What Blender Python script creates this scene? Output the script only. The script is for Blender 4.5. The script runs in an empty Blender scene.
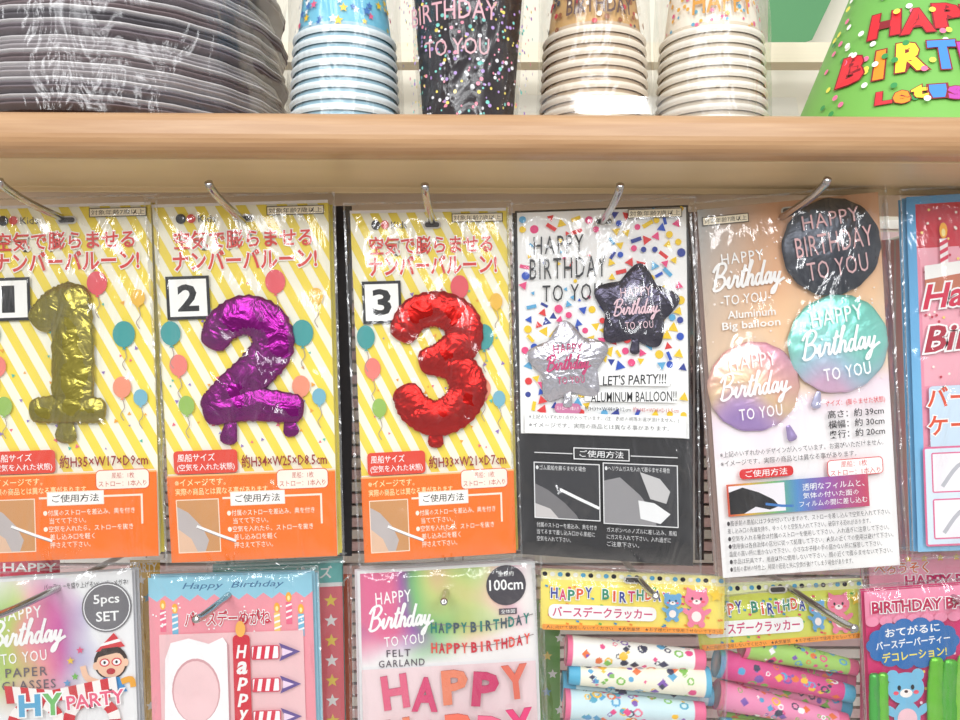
import bpy, math, random
from mathutils import Vector, noise
from mathutils.geometry import tessellate_polygon
random.seed(7)
scene=bpy.context.scene
scene.view_settings.view_transform='Standard'
D=0.85; CZ=1.3; S=0.001
def P(px,py,y=0.0,h=0.0):
    k=(D+y)/D
    return ((px-480)*S*k, y-h, CZ+(360-py)*S*k)
def lin(c):
    out=[]
    for v in c[:3]:
        v=v/255.0
        out.append(v/12.92 if v<=0.04045 else ((v+0.055)/1.055)**2.4)
    return tuple(out)
def mix(a,b,t):
    t=max(0,min(1,t)); return tuple(a[i]*(1-t)+b[i]*t for i in range(3))
def ramp(stops,t):
    if t<=stops[0][0]: return stops[0][1]
    for (a,ca),(b,cb) in zip(stops,stops[1:]):
        if t<=b: return mix(ca,cb,(t-a)/(b-a))
    return stops[-1][1]
WHITE=(250,250,248); BLACK=(28,28,32); RED=(215,50,45); PINK=(240,120,150)
# ---------------- materials
def newmat(name):
    m=bpy.data.materials.new(name); m.use_nodes=True
    nt=m.node_tree; b=nt.nodes['Principled BSDF']; return m,nt,b
def attrmat(name,rough=0.45,metal=0.0,spec=0.4,bump=None):
    m,nt,b=newmat(name)
    a=nt.nodes.new('ShaderNodeVertexColor'); a.layer_name='Col'
    nt.links.new(a.outputs['Color'],b.inputs['Base Color'])
    b.inputs['Roughness'].default_value=rough; b.inputs['Metallic'].default_value=metal
    b.inputs['Specular IOR Level'].default_value=spec
    if bump:
        n=nt.nodes.new('ShaderNodeTexNoise'); n.inputs['Scale'].default_value=bump[0]; n.inputs['Detail'].default_value=2.5; n.inputs['Distortion'].default_value=0.9
        tc=nt.nodes.new('ShaderNodeTexCoord'); nt.links.new(tc.outputs['Object'],n.inputs['Vector'])
        bp=nt.nodes.new('ShaderNodeBump'); bp.inputs['Strength'].default_value=bump[1]; bp.inputs['Distance'].default_value=bump[2]
        nt.links.new(n.outputs['Fac'],bp.inputs['Height']); nt.links.new(bp.outputs['Normal'],b.inputs['Normal'])
    return m
M_PRINT=attrmat('printed_paper',0.5)
M_FOIL=attrmat('metallic_foil',0.27,0.85,0.5,(56,0.62,0.005))
M_FELT=attrmat('felt',0.95,0,0.1,(900,0.6,0.001))
M_SATIN=attrmat('satin_balloon',0.30,0.5,0.5,(48,0.4,0.004))
MATS=[M_PRINT,M_FOIL,M_FELT,M_SATIN]
def bagmat(name,f0,f1,scale,strength,rough=0.13,stretch=(1.6,1,0.7),tint=0.98):
    m=bpy.data.materials.new(name); m.use_nodes=True; nt=m.node_tree
    for n in list(nt.nodes): nt.nodes.remove(n)
    o=nt.nodes.new('ShaderNodeOutputMaterial'); mx=nt.nodes.new('ShaderNodeMixShader')
    t=nt.nodes.new('ShaderNodeBsdfTransparent'); t.inputs['Color'].default_value=(tint,tint,tint,1)
    g=nt.nodes.new('ShaderNodeBsdfGlossy'); g.inputs['Roughness'].default_value=rough
    tc=nt.nodes.new('ShaderNodeTexCoord'); mp=nt.nodes.new('ShaderNodeMapping')
    mp.inputs['Rotation'].default_value=(0.1,0.35,0.2); mp.inputs['Scale'].default_value=stretch
    nt.links.new(tc.outputs['Object'],mp.inputs['Vector'])
    n=nt.nodes.new('ShaderNodeTexNoise'); n.inputs['Scale'].default_value=scale; n.inputs['Detail'].default_value=2.5; n.inputs['Distortion'].default_value=1.4
    nt.links.new(mp.outputs['Vector'],n.inputs['Vector'])
    bp=nt.nodes.new('ShaderNodeBump'); bp.inputs['Strength'].default_value=strength; bp.inputs['Distance'].default_value=0.01
    nt.links.new(n.outputs['Fac'],bp.inputs['Height']); nt.links.new(bp.outputs['Normal'],g.inputs['Normal'])
    lw=nt.nodes.new('ShaderNodeLayerWeight'); lw.inputs['Blend'].default_value=0.35; nt.links.new(bp.outputs['Normal'],lw.inputs['Normal'])
    mr=nt.nodes.new('ShaderNodeMapRange'); mr.inputs['To Min'].default_value=f0; mr.inputs['To Max'].default_value=f1
    nt.links.new(lw.outputs['Facing'],mr.inputs['Value']); nt.links.new(mr.outputs['Result'],mx.inputs['Fac'])
    nt.links.new(t.outputs[0],mx.inputs[1]); nt.links.new(g.outputs[0],mx.inputs[2]); nt.links.new(mx.outputs[0],o.inputs['Surface'])
    return m
M_BAG=bagmat('clear_plastic_bag',0.05,0.55,13,0.7,0.12,(2.0,1,0.8))
M_SEAM=bagmat('plastic_heat_seam',0.28,0.7,60,0.5,0.25)
M_BAG2=bagmat('clear_plastic_wrap',0.04,0.30,22,0.6,0.2)
M_ACR=bagmat('clear_acrylic',0.06,0.2,4,0.02,0.05)
M_CHROME,nt,b=newmat('chrome_wire'); b.inputs['Base Color'].default_value=(0.48,0.47,0.46,1); b.inputs['Metallic'].default_value=1; b.inputs['Roughness'].default_value=0.18
M_WOOD,nt,b=newmat('beech_wood')
tc=nt.nodes.new('ShaderNodeTexCoord'); mp=nt.nodes.new('ShaderNodeMapping'); mp.inputs['Scale'].default_value=(3,40,60)
n=nt.nodes.new('ShaderNodeTexNoise'); n.inputs['Scale'].default_value=3; n.inputs['Detail'].default_value=5
cr=nt.nodes.new('ShaderNodeValToRGB'); cr.color_ramp.elements[0].position=0.35; cr.color_ramp.elements[1].position=0.7
cr.color_ramp.elements[0].color=(*lin((178,136,96)),1); cr.color_ramp.elements[1].color=(*lin((194,154,114)),1)
nt.links.new(tc.outputs['Object'],mp.inputs['Vector']); nt.links.new(mp.outputs['Vector'],n.inputs['Vector']); nt.links.new(n.outputs['Fac'],cr.inputs['Fac']); nt.links.new(cr.outputs['Color'],b.inputs['Base Color']); b.inputs['Roughness'].default_value=0.35
def flat(name,c,rough=0.5,metal=0):
    m,nt,b=newmat(name); 
    n=nt.nodes.new('ShaderNodeTexNoise'); n.inputs['Scale'].default_value=12
    r=nt.nodes.new('ShaderNodeValToRGB'); l=lin(c)
    r.color_ramp.elements[0].color=(l[0]*0.92,l[1]*0.92,l[2]*0.92,1); r.color_ramp.elements[1].color=(min(1,l[0]*1.06),min(1,l[1]*1.06),min(1,l[2]*1.06),1)
    nt.links.new(n.outputs['Fac'],r.inputs['Fac']); nt.links.new(r.outputs['Color'],b.inputs['Base Color'])
    b.inputs['Roughness'].default_value=rough; b.inputs['Metallic'].default_value=metal; return m
# ---------------- text cache
_tc={}
def glyph(s,off=0.0,res=2,shear=0.0,spacing=1.0,line=1.0):
    key=(s,off,res,shear,spacing,line)
    if key in _tc: return _tc[key]
    cu=bpy.data.curves.new('t','FONT'); cu.body=s; cu.resolution_u=res; cu.offset=off; cu.shear=shear; cu.space_character=spacing; cu.space_line=line
    cu.align_x='CENTER'
    ob=bpy.data.objects.new('t',cu); scene.collection.objects.link(ob)
    dg=bpy.context.evaluated_depsgraph_get(); ev=ob.evaluated_get(dg); me=ev.to_mesh()
    vs=[(v.co.x,v.co.y) for v in me.vertices]; fs=[tuple(p.vertices) for p in me.polygons]
    ev.to_mesh_clear(); bpy.data.objects.remove(ob); bpy.data.curves.remove(cu)
    _tc[key]=(vs,fs); return _tc[key]
def catmull(pts,n=6):
    if len(pts)<3: return list(pts)
    out=[]; q=[pts[0]]+list(pts)+[pts[-1]]
    for i in range(1,len(q)-2):
        p0,p1,p2,p3=q[i-1],q[i],q[i+1],q[i+2]
        for k in range(n):
            t=k/n
            out.append(tuple(0.5*((2*p1[d])+(-p0[d]+p2[d])*t+(2*p0[d]-5*p1[d]+4*p2[d]-p3[d])*t*t+(-p0[d]+3*p1[d]-3*p2[d]+p3[d])*t**3) for d in range(len(p1))))
    out.append(tuple(pts[-1])); return out
SCRIPT=[[(0.25,2.15),(0.1,1.1),(-0.05,0.0)],
 [(-0.3,1.6),(0.1,2.2),(0.8,2.35),(1.1,1.9),(0.7,1.3),(0.25,1.15),(0.85,1.1),(1.1,0.6),(0.7,0.05),(0.1,-0.1),(-0.2,0.2)],
 [(1.2,0.3),(1.55,1.0),(1.5,0.2),(1.7,0.05),(1.95,0.4),(2.1,0.9),(2.15,1.1),(2.25,0.9),(2.5,0.95),(2.45,0.25),(2.6,0.05),(2.85,0.5),(3.25,2.0),(3.05,0.9),(3.0,0.2),(3.2,0.0),(3.45,0.4),(3.8,1.6),(3.98,2.2),(3.8,2.2),(3.65,1.2),(3.6,0.0),(3.7,0.6),(3.95,1.0),(4.15,0.8),(4.1,0.2),(4.25,0.05),(4.45,0.35)],
 [(5.05,0.9),(4.75,1.0),(4.5,0.5),(4.65,0.05),(4.95,0.3),(5.35,2.2),(5.15,1.0),(5.15,0.15),(5.35,0.05),(5.55,0.4)],
 [(6.1,0.9),(5.8,1.0),(5.55,0.5),(5.7,0.05),(5.95,0.3),(6.15,1.0),(6.1,0.2),(6.25,0.05),(6.45,0.5),(6.6,1.0),(6.6,0.3),(6.8,0.1),(7.0,0.5),(7.15,1.0),(6.95,0),(6.7,-0.8),(6.4,-0.9),(6.5,-0.5),(7.2,0.1),(7.7,0.35)],
 [(2.8,1.35),(3.5,1.5)],[(1.62,1.42),(1.72,1.52)]]
def clip(poly,u0,v0,u1,v1):
    def cl(pts,ins,inter):
        out=[]
        for i in range(len(pts)):
            a=pts[i-1]; b=pts[i]
            if ins(b):
                if not ins(a): out.append(inter(a,b))
                out.append(b)
            elif ins(a): out.append(inter(a,b))
        return out
    def iu(c): return lambda a,b:(c,a[1]+(b[1]-a[1])*(c-a[0])/(b[0]-a[0]))
    def iv(c): return lambda a,b:(a[0]+(b[0]-a[0])*(c-a[1])/(b[1]-a[1]),c)
    for ins,it in ((lambda p:p[0]>=u0,iu(u0)),(lambda p:p[0]<=u1,iu(u1)),(lambda p:p[1]>=v0,iv(v0)),(lambda p:p[1]<=v1,iv(v1))):
        if len(poly)<3: return []
        poly=cl(poly,ins,it)
    return poly
class Sheet:
    def __init__(s,name,mapper,step=0.00003):
        s.name=name; s.map=mapper; s.V=[]; s.F=[]; s.C=[]; s.M=[]; s.SM=[]; s.h=0.0; s.step=step; s.mat=0
    def add(s,pts3,faces,cols,mat=None,smooth=False):
        o=len(s.V); s.V+=pts3; s.C+=cols
        m=s.mat if mat is None else mat
        for f in faces: s.F.append(tuple(i+o for i in f)); s.M.append(m); s.SM.append(smooth)
    def cols(s,uv,col):
        if callable(col): return [lin(col(u,v)) for u,v in uv]
        l=lin(col); return [l]*len(uv)
    def poly(s,uv,col):
        if len(uv)<3: return
        s.h+=s.step
        if len(uv)<=4: fs=[tuple(range(len(uv)))]
        else: fs=tessellate_polygon([[Vector((u,v,0)) for u,v in uv]])
        s.add([s.map(u,v,s.h) for u,v in uv],fs,s.cols(uv,col))
    def rect(s,a,b,c,d,col): s.poly([(a,b),(c,b),(c,d),(a,d)],col)
    def rrect(s,a,b,c,d,r,col,line=None,lw=1):
        def pts(a,b,c,d,r):
            o=[]
            for cx,cy,st in ((c-r,b+r,-90),(c-r,d-r,0),(a+r,d-r,90),(a+r,b+r,180)):
                for k in range(5):
                    t=math.radians(st+k*22.5); o.append((cx+r*math.cos(t),cy+r*math.sin(t)))
            return o
        if line: s.poly(pts(a,b,c,d,r),line); s.poly(pts(a+lw,b+lw,c-lw,d-lw,max(0.2,r-lw)),col)
        else: s.poly(pts(a,b,c,d,r),col)
    def grid(s,a,b,c,d,nx,ny,col):
        s.h+=s.step
        uv=[(a+(c-a)*i/nx,b+(d-b)*j/ny) for j in range(ny+1) for i in range(nx+1)]
        fs=[(j*(nx+1)+i,j*(nx+1)+i+1,(j+1)*(nx+1)+i+1,(j+1)*(nx+1)+i) for j in range(ny) for i in range(nx)]
        s.add([s.map(u,v,s.h) for u,v in uv],fs,s.cols(uv,col))
    def ell(s,cu,cv,ru,rv,col,n=20,rot=0):
        ca,sa=math.cos(rot),math.sin(rot)
        s.poly([(cu+ru*math.cos(2*math.pi*i/n)*ca+rv*math.sin(2*math.pi*i/n)*sa, cv-ru*math.cos(2*math.pi*i/n)*sa+rv*math.sin(2*math.pi*i/n)*ca) for i in range(n)],col)
    def star(s,cu,cv,R,r,col,n=5,rot=0):
        s.poly([(cu+(R if i%2==0 else r)*math.sin(rot+math.pi*i/n), cv-(R if i%2==0 else r)*math.cos(rot+math.pi*i/n)) for i in range(2*n)],col)
    def ribbon(s,pts,w,col,sm=4,closed=False):
        s.h+=s.step
        p=catmull(pts,sm) if sm else list(pts)
        uv=[]; V=[]
        for i in range(len(p)):
            a=p[max(0,i-1)]; b=p[min(len(p)-1,i+1)]
            dx,dy=b[0]-a[0],b[1]-a[1]; L=math.hypot(dx,dy) or 1
            q=[(p[i][0]-dy/L*w/2,p[i][1]+dx/L*w/2),(p[i][0]+dy/L*w/2,p[i][1]-dx/L*w/2)]
            s.h+=0.000003; uv+=q; V+=[s.map(u,v,s.h) for u,v in q]
        fs=[(2*i,2*i+1,2*i+3,2*i+2) for i in range(len(p)-1)]
        s.add(V,fs,s.cols(uv,col))
    def T(s,t,a,b,c,d,col,off=0.0,rot=0,shear=0,out=None,oo=0.05,res=2,spacing=1.0,line=1.0,lift=0):
        if t in ('I','1'):
            m_=(a+c)/2; w_=(c-a)*(0.17 if t=='I' else 0.3); a,c=m_-w_,m_+w_
        vs,fs=glyph(t,off,res,shear,spacing,line)
        if not vs: return
        x0=min(v[0] for v in vs);x1=max(v[0] for v in vs);y0=min(v[1] for v in vs);y1=max(v[1] for v in vs)
        sx=(c-a)/max(1e-6,x1-x0); sy=(d-b)/max(1e-6,y1-y0); cu,cv=(a+c)/2,(b+d)/2; mx,my=(x0+x1)/2,(y0+y1)/2
        ca,sa=math.cos(math.radians(rot)),math.sin(math.radians(rot))
        def put(vs,fs,col):
            s.h+=s.step+lift
            uv=[]
            for x,y in vs:
                du=(x-mx)*sx; dv=-(y-my)*sy
                uv.append((cu+du*ca+dv*sa,cv-du*sa+dv*ca))
            s.add([s.map(u,v,s.h) for u,v in uv],fs,s.cols(uv,col))
        if out is not None:
            g=glyph(t,off+oo,res,shear,spacing,line); put(g[0],g[1],out)
        put(vs,fs,col)
    def cursive(s,cu,cv,w,col,rot=0,lw=0.2,hs=1.0):
        k=w/8.0; ca,sa=math.cos(math.radians(rot)),math.sin(math.radians(rot))
        for st in SCRIPT:
            q=[]
            for x,y in st:
                x=x+0.22*y; du=(x-3.9)*k; dv=-(y-0.8)*k*hs
                q.append((cu+du*ca+dv*sa,cv-du*sa+dv*ca))
            s.ribbon(q,lw*k,col,5)
    def hbd(s,cu,cv,w,col,rot=0,off=0.0,lw=0.2):
        ca,sa=math.cos(math.radians(rot)),math.sin(math.radians(rot))
        def at(du,dv): return cu+du*ca+dv*sa, cv-du*sa+dv*ca
        x,y=at(0,-0.36*w); s.T('HAPPY',x-0.33*w,y-0.1*w,x+0.33*w,y+0.1*w,col,off=off,rot=rot,spacing=1.15)
        x,y=at(0,0); s.cursive(x,y,w,col,rot,lw=lw,hs=1.15)
        x,y=at(0.02*w,0.36*w); s.T('TO YOU',x-0.3*w,y-0.08*w,x+0.3*w,y+0.08*w,col,off=off,rot=rot,spacing=1.15)
    def dome(s,cu,cv,ru,rv,H,col,mat=3,n=28,rings=8):
        V=[];F=[];UV=[]
        for j in range(rings+1):
            a=j/rings*math.pi/2
            for i in range(n):
                t=2*math.pi*i/n; wr=1+0.012*math.sin(t*14+math.sin(t*5))*(math.cos(a)**2)
                UV.append((cu+ru*math.cos(a)*wr*math.cos(t),cv+rv*math.cos(a)*wr*math.sin(t)))
                hh=H*math.sin(a)*(1+0.16*math.cos(a)**2*math.sin(t*19+2*math.sin(3*t)))
                V.append(s.map(UV[-1][0],UV[-1][1],s.h+s.step+hh))
        for j in range(rings):
            for i in range(n): F.append((j*n+i,j*n+(i+1)%n,(j+1)*n+(i+1)%n,(j+1)*n+i))
        s.add(V,F,s.cols(UV,col),mat,True)
    def tube(s,pts,rad,H,col,mat=1,wr=0.045,fq=2.6):
        p=catmull([(a,b,r) for (a,b),r in zip(pts,rad)],9)
        def cap(p0,p1):
            dx,dy=p0[0]-p1[0],p0[1]-p1[1]; L=math.hypot(dx,dy) or 1; dx/=L;dy/=L
            return [(p0[0]+dx*p0[2]*math.sin(a)*0.8,p0[1]+dy*p0[2]*math.sin(a)*0.8,p0[2]*math.cos(a)**0.7) for a in (0.35,0.7,1.0,1.25,1.5)]
        a=cap(p[0],p[1]); a.reverse(); z=cap(p[-1],p[-2]); p=a+p+z
        N=20; V=[];F=[];UV=[]; rm=max(rad)
        for i,q in enumerate(p):
            A=p[max(0,i-1)];B=p[min(len(p)-1,i+1)]
            dx,dy=B[0]-A[0],B[1]-A[1]; L=math.hypot(dx,dy) or 1; nx,ny=-dy/L,dx/L
            for k in range(N+1):
                t=math.pi*k/N; e=abs(math.cos(t))
                r=q[2]*(1+wr*math.sin(i*fq+(0 if k<N/2 else 1.7))*e**2)
                u=q[0]+nx*r*math.cos(t); v=q[1]+ny*r*math.cos(t)
                fold=0.28*e**1.2*abs(math.sin(i*1.35+(0.6 if k<N/2 else 0)))+0.11*noise.noise(Vector((u*0.14,v*0.14,q[2])))
                UV.append((u,v)); V.append(s.map(u,v,s.h+H*(q[2]/rm)*(max(0,math.sin(t))**0.62)*(1-fold)))
        for i in range(len(p)-1):
            for k in range(N): F.append((i*(N+1)+k,i*(N+1)+k+1,(i+1)*(N+1)+k+1,(i+1)*(N+1)+k))
        s.add(V,F,s.cols(UV,col),mat,True)
    def balloon(s,u,v,r,col,tail=22):
        s.ribbon([(u,v+r*1.25),(u+2,v+r*1.3+tail*0.4),(u-2,v+r*1.3+tail*0.7),(u+1,v+r*1.3+tail)],0.8,(170,150,140),4)
        s.ell(u,v,r,r*1.2,col,18); s.poly([(u,v+r*1.1),(u-2.2,v+r*1.4),(u+2.2,v+r*1.4)],col)
    def build(s,parent=None,name=None,mats=None):
        me=bpy.data.meshes.new(name or s.name); me.from_pydata(s.V,[],s.F)
        ca=me.color_attributes.new('Col','FLOAT_COLOR','POINT')
        flatc=[]
        for c in s.C: flatc+= [c[0],c[1],c[2],1.0]
        ca.data.foreach_set('color',flatc)
        for m in (mats or MATS): me.materials.append(m)
        me.polygons.foreach_set('material_index',s.M); me.polygons.foreach_set('use_smooth',s.SM); me.update()
        ob=bpy.data.objects.new(name or s.name,me); scene.collection.objects.link(ob)
        if parent: ob.parent=parent
        return ob
def empty(name):
    e=bpy.data.objects.new(name,None); e.empty_display_size=0.02; scene.collection.objects.link(e); return e
def pix(y): return lambda u,v,h: P(u,v,y,h)
def quad(TL,TR,BR,BL,W,H,y):
    def f(u,v,h):
        a=u/W;b=v/H
        px=(TL[0]*(1-a)+TR[0]*a)*(1-b)+(BL[0]*(1-a)+BR[0]*a)*b
        py=(TL[1]*(1-a)+TR[1]*a)*(1-b)+(BL[1]*(1-a)+BR[1]*a)*b
        return P(px,py,y,h)
    return f
def bag(parent,mp,W,H,h=0.007,m=5,top=8,mat=None,seed=0,nx=26,ny=44,seam=True):
    s=Sheet('clear_bag',mp); V=[];F=[]
    for j in range(ny+1):
        for i in range(nx+1):
            u=-m+(W+2*m)*i/nx; v=-top+(H+top+m)*j/ny
            e=min(u+m,W+m-u,v+top,H+m-v)
            n=noise.noise(Vector((u*0.035+seed*7,v*0.02,seed*3.1)))*0.0034+noise.noise(Vector((u*0.06-v*0.05,v*0.05+seed,3)))*0.0022
            V.append(mp(u,v,0.0015+min(1,max(0,e)/14)**0.6*h+n*min(1,e/10)))
    for j in range(ny):
        for i in range(nx): F.append((j*(nx+1)+i,j*(nx+1)+i+1,(j+1)*(nx+1)+i+1,(j+1)*(nx+1)+i))
    s.add(V,F,[(1,1,1)]*len(V),0,True)
    if seam:
        w=2.2
        for (a,b,c,d) in ((-m-w,-top,-m,H+m+w),(W+m,-top,W+m+w,H+m+w),(-m,H+m,W+m,H+m+w),(-m,-top,W+m,-top+w)):
            nn=14; VV=[]; FF=[]
            for q in range(nn+1):
                t=q/nn
                if d-b>c-a: pts=((a,b+(d-b)*t),(c,b+(d-b)*t))
                else: pts=((a+(c-a)*t,b),(a+(c-a)*t,d))
                for (x,y) in pts: VV.append(mp(x,y,0.0016+0.0008*math.sin(q*1.7+seed)))
            FF=[(2*q,2*q+1,2*q+3,2*q+2) for q in range(nn)]
            s.add(VV,FF,[(1,1,1)]*len(VV),1,True)
    return s.build(parent,mats=[mat or M_BAG,M_SEAM])
def stack(parent,mp,W,H,n,col,edge=(235,235,235),gap=0.005,jit=3):
    s=Sheet('stacked_packs_behind',mp)
    for i in range(1,n+1):
        du=random.uniform(-jit,jit); dv=random.uniform(-1.5,2.5)
        for hh,c in ((-i*gap,col),(-i*gap-0.001,edge)):
            pts=[(0+du,dv),(W+du,dv),(W+du,H+dv),(du,H+dv)]
            s.add([mp(u,v,hh) for u,v in pts],[(0,1,2,3)],[lin(c)]*4)
        a=[mp(u,v,-i*gap) for u,v in pts]+[mp(u,v,-i*gap-0.001) for u,v in pts]
        s.add(a,[(0,1,5,4),(1,2,6,5),(2,3,7,6),(3,0,4,7)],[lin(edge)]*8)
    s.build(parent)
def age(s,u0,v0,u1,v1):
    s.rect(u0,v0,u1,v1,(60,55,50)); s.rect(u0+0.8,v0+0.8,u1-0.8,v1-0.8,(250,240,215)); s.T('対象年齢7歳以上',u0+2,v0+2,u1-2,v1-2,(40,35,35),res=1)
def hole(s,u,v,w=5):
    s.rrect(u-w-5,v-4,u+w+5,v+4,3.9,(205,200,190)); s.rrect(u-w-3,v-2.6,u+w+3,v+2.6,2.5,(70,65,62))
# ================= number balloon cards
def number_pack(corners,label,dims,draw,seed):
    e=empty('number_balloon_pack'); W,H=172,355
    mp=quad(*corners,W,H,0.0); s=Sheet('printed_card',mp)
    s.rect(0,0,W,H,(252,249,228))
    for i in range(-14,20):
        x=i*20
        s.poly(clip([(x,0),(x+10,0),(x+10+140,270),(x+140,270)],0,0,W,268),(246,222,80))
    R=random.Random(seed)
    for k in range(46):
        u,v=R.uniform(8,164),R.uniform(80,250); c=R.choice([(235,110,130),(90,190,170),(240,170,60),(150,120,190)])
        a=R.uniform(0,6); r=R.uniform(1.3,2.8)
        s.poly([(u+r*math.cos(a+q),v+r*math.sin(a+q)) for q in (0,2.1,4.2)],c)
    s.rect(0,0,W,3,(240,235,235))
    age(s,112,5,168,14)
    s.ell(28,15,5,5,(40,40,45)); s.ell(38,15,4.4,4.4,(220,70,60)); s.T('Kids',45,12,62,19,(60,60,60))
    hole(s,90,16)
    s.T('空気で膨らませる',20,27,156,46,(222,66,60),off=0.02,out=(255,252,245),oo=0.05)
    s.T('ナンバーバルーン!',18,47,160,67,(222,66,60),off=0.025,out=(255,252,245),oo=0.05)
    s.balloon(118,80,10,(232,92,102)); s.balloon(143,132,11,(64,158,158)); s.balloon(18,160,9,(238,130,120)); s.balloon(12,128,10,(64,158,158))
    s.balloon(140,185,9,(240,150,120)); s.balloon(24,200,8,(150,190,90)); s.balloon(158,196,7,(120,180,200)); s.balloon(158,96,7,(240,190,70))
    s.rect(10,72,53,115,(30,30,34)); s.rect(13,75,50,112,(254,254,250)); s.T(label,21,80,42,107,(25,25,28),off=0.03)
    s.rrect(8,245,73,268,4,(226,70,50)); s.T('風船サイズ',12,248,50,256,WHITE,off=0.005,res=1); s.T('(空気を入れた状態)',11,258,70,266,WHITE,off=0.005,res=1)
    s.T('約'+dims,77,251,164,264,(150,40,40),off=0.012,res=1)
    s.rect(0,270,W,H,(246,118,24)); s.rect(0,269,W,270.5,(250,190,120))
    s.T('※イメージです。',8,273,60,280,(255,240,180),off=0.004,res=1); s.T('実際の商品とは異なる事があります。',8,282,105,289,(255,240,180),off=0.004,res=1)
    s.rrect(112,267,165,287,5,(252,240,225),line=(220,90,50),lw=0.8); s.T('風船：1枚',128,270,150,276,(190,60,40),res=1); s.T('ストロー：1本入り',115,278,162,284,(190,60,40),res=1)
    s.rect(8,293,52,346,(252,225,200)); s.rect(9,294,51,345,(206,150,96))
    s.poly([(9,345),(9,300),(20,306),(33,320),(40,334),(36,345)],(190,182,180)); s.poly([(9,345),(9,322),(22,332),(28,345)],(228,190,160))
    s.ribbon([(28,320),(52,330),(68,336)],3,(250,250,250),0); s.ribbon([(28,321.5),(52,331.5),(68,337.5)],0.7,(150,140,140),0)
    s.rect(56,292,158,294,(250,235,215)); s.rect(156,292,158,322,(250,235,215))
    s.rect(64,287,120,301,(250,236,220)); s.rect(65,288,119,300,(252,252,246)); s.T('ご使用方法',69,290,115,298,(30,30,30),off=0.006,res=1)
    for i,t in enumerate(['●付属のストローを差込み、奥を付き','　当てて下さい。','●空気を入れたら、ストローを抜き','　差し込み口を軽く','　押さえて下さい。']):
        w=[88,40,86,48,44][i]; s.T(t.strip('　'),60+(6 if t[0]=='　' else 0),305+i*8,62+w,311+i*8,(255,245,225),res=1,off=0.003)
    s.map=pix(0.0); draw(s); s.map=mp
    s.build(e); stack(e,mp,W,H,5,(244,226,92)); bag(e,mp,W,H,seed=seed,h=0.009)
    return e
GOLD=lambda u,v:(158,146,66); PURP=lambda u,v:(130,26,118); REDF=lambda u,v:(188,28,24)
def d1(s):
    s.tube([(45,318),(58,306),(72,300)],[15,17,18],0.0056,GOLD)
    s.tube([(73,300),(75,340),(75,405)],[20,21,21],0.0068,GOLD)
    s.tube([(42,410),(72,408),(98,410)],[13,15,13],0.0064,GOLD)
    s.tube([(68,422),(68,434)],[7,11],0.002,GOLD)
def d2(s):
    s.tube([(217,338),(225,325),(246,315),(268,324),(274,347),(257,370),(233,390),(217,405)],[15,18,20,21,21,20,18,16],0.0068,PURP)
    s.tube([(216,410),(250,404),(293,408)],[15,17,15],0.0064,PURP)
    s.tube([(232,424),(230,437)],[6,9],0.002,PURP); s.tube([(290,420),(292,430)],[5,8],0.002,PURP)
def d3(s):
    s.tube([(405,330),(415,315),(438,309),(460,320),(463,341),(446,356),(430,361)],[15,17,18,19,19,17,14],0.0068,REDF)
    s.tube([(432,361),(456,366),(468,387),(458,408),(436,418),(416,409),(408,396)],[14,17,19,19,18,17,15],0.0064,REDF)
    s.tube([(436,430),(436,441)],[6,8],0.002,REDF)
number_pack(((-25,207),(151,202),(160,555),(-14,562)),'1','H35×W17×D9cm',d1,1)
number_pack(((152,205),(328,200),(338,555),(173,562)),'2','H34×W25×D8.5cm',d2,2)
number_pack(((350,211),(506,208),(516,552),(365,562)),'3','H33×W21×D7cm',d3,3)
# ================= star balloon card
e=empty('star_balloon_pack'); W,H=173,352
mp=quad((515,211),(688,205),(693,566),(521,554),W,H,0.0); s=Sheet('printed_card',mp,0.00002)
s.rect(0,0,W,H,(38,37,40)); s.rect(2,2,W-2,228,(250,250,248))
R=random.Random(11)
CC=[(30,80,190),(245,205,30),(235,70,130),(225,50,50),(90,170,215),(40,60,150),(245,205,30)]
placed=[]
for k in range(1500):
    u,v=R.uniform(7,166),R.uniform(6,206); c=R.choice(CC); t=R.random(); r=R.uniform(4.0,6.2); a=R.uniform(0,6)
    if 10<u<94 and 23<v<95: 
        if R.random()<0.93: continue
        r*=0.5
    if 74<u<165 and 158<v<204: continue
    if any((u-x)**2+(v-y)**2<(0.82*(r+q))**2 for x,y,q in placed): continue
    placed.append((u,v,r))
    if t<0.35: s.ell(u,v,r*0.7,r*0.7,c,14)
    elif t<0.85: s.poly([(u+r*math.cos(a+q),v+r*math.sin(a+q)) for q in (0,2.1,4.2)],c)
    else: s.poly([(u+r*math.cos(a+q),v+r*math.sin(a+q)) for q in (0,0.7,3.14,3.84)],c)
age(s,112,3,166,12); hole(s,88,14)
s.T('HAPPY',17,27,68,45,(35,35,40),rot=2,off=0.0,shear=0.1,spacing=1.2); s.T('BIRTHDAY',13,49,90,70,(35,35,40),rot=2,off=0.0,shear=0.1,spacing=1.2); s.T('TO YOU',26,76,86,93,(35,35,40),rot=2,off=0.0,shear=0.1,spacing=1.2)
s.map=pix(0.0)
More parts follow.
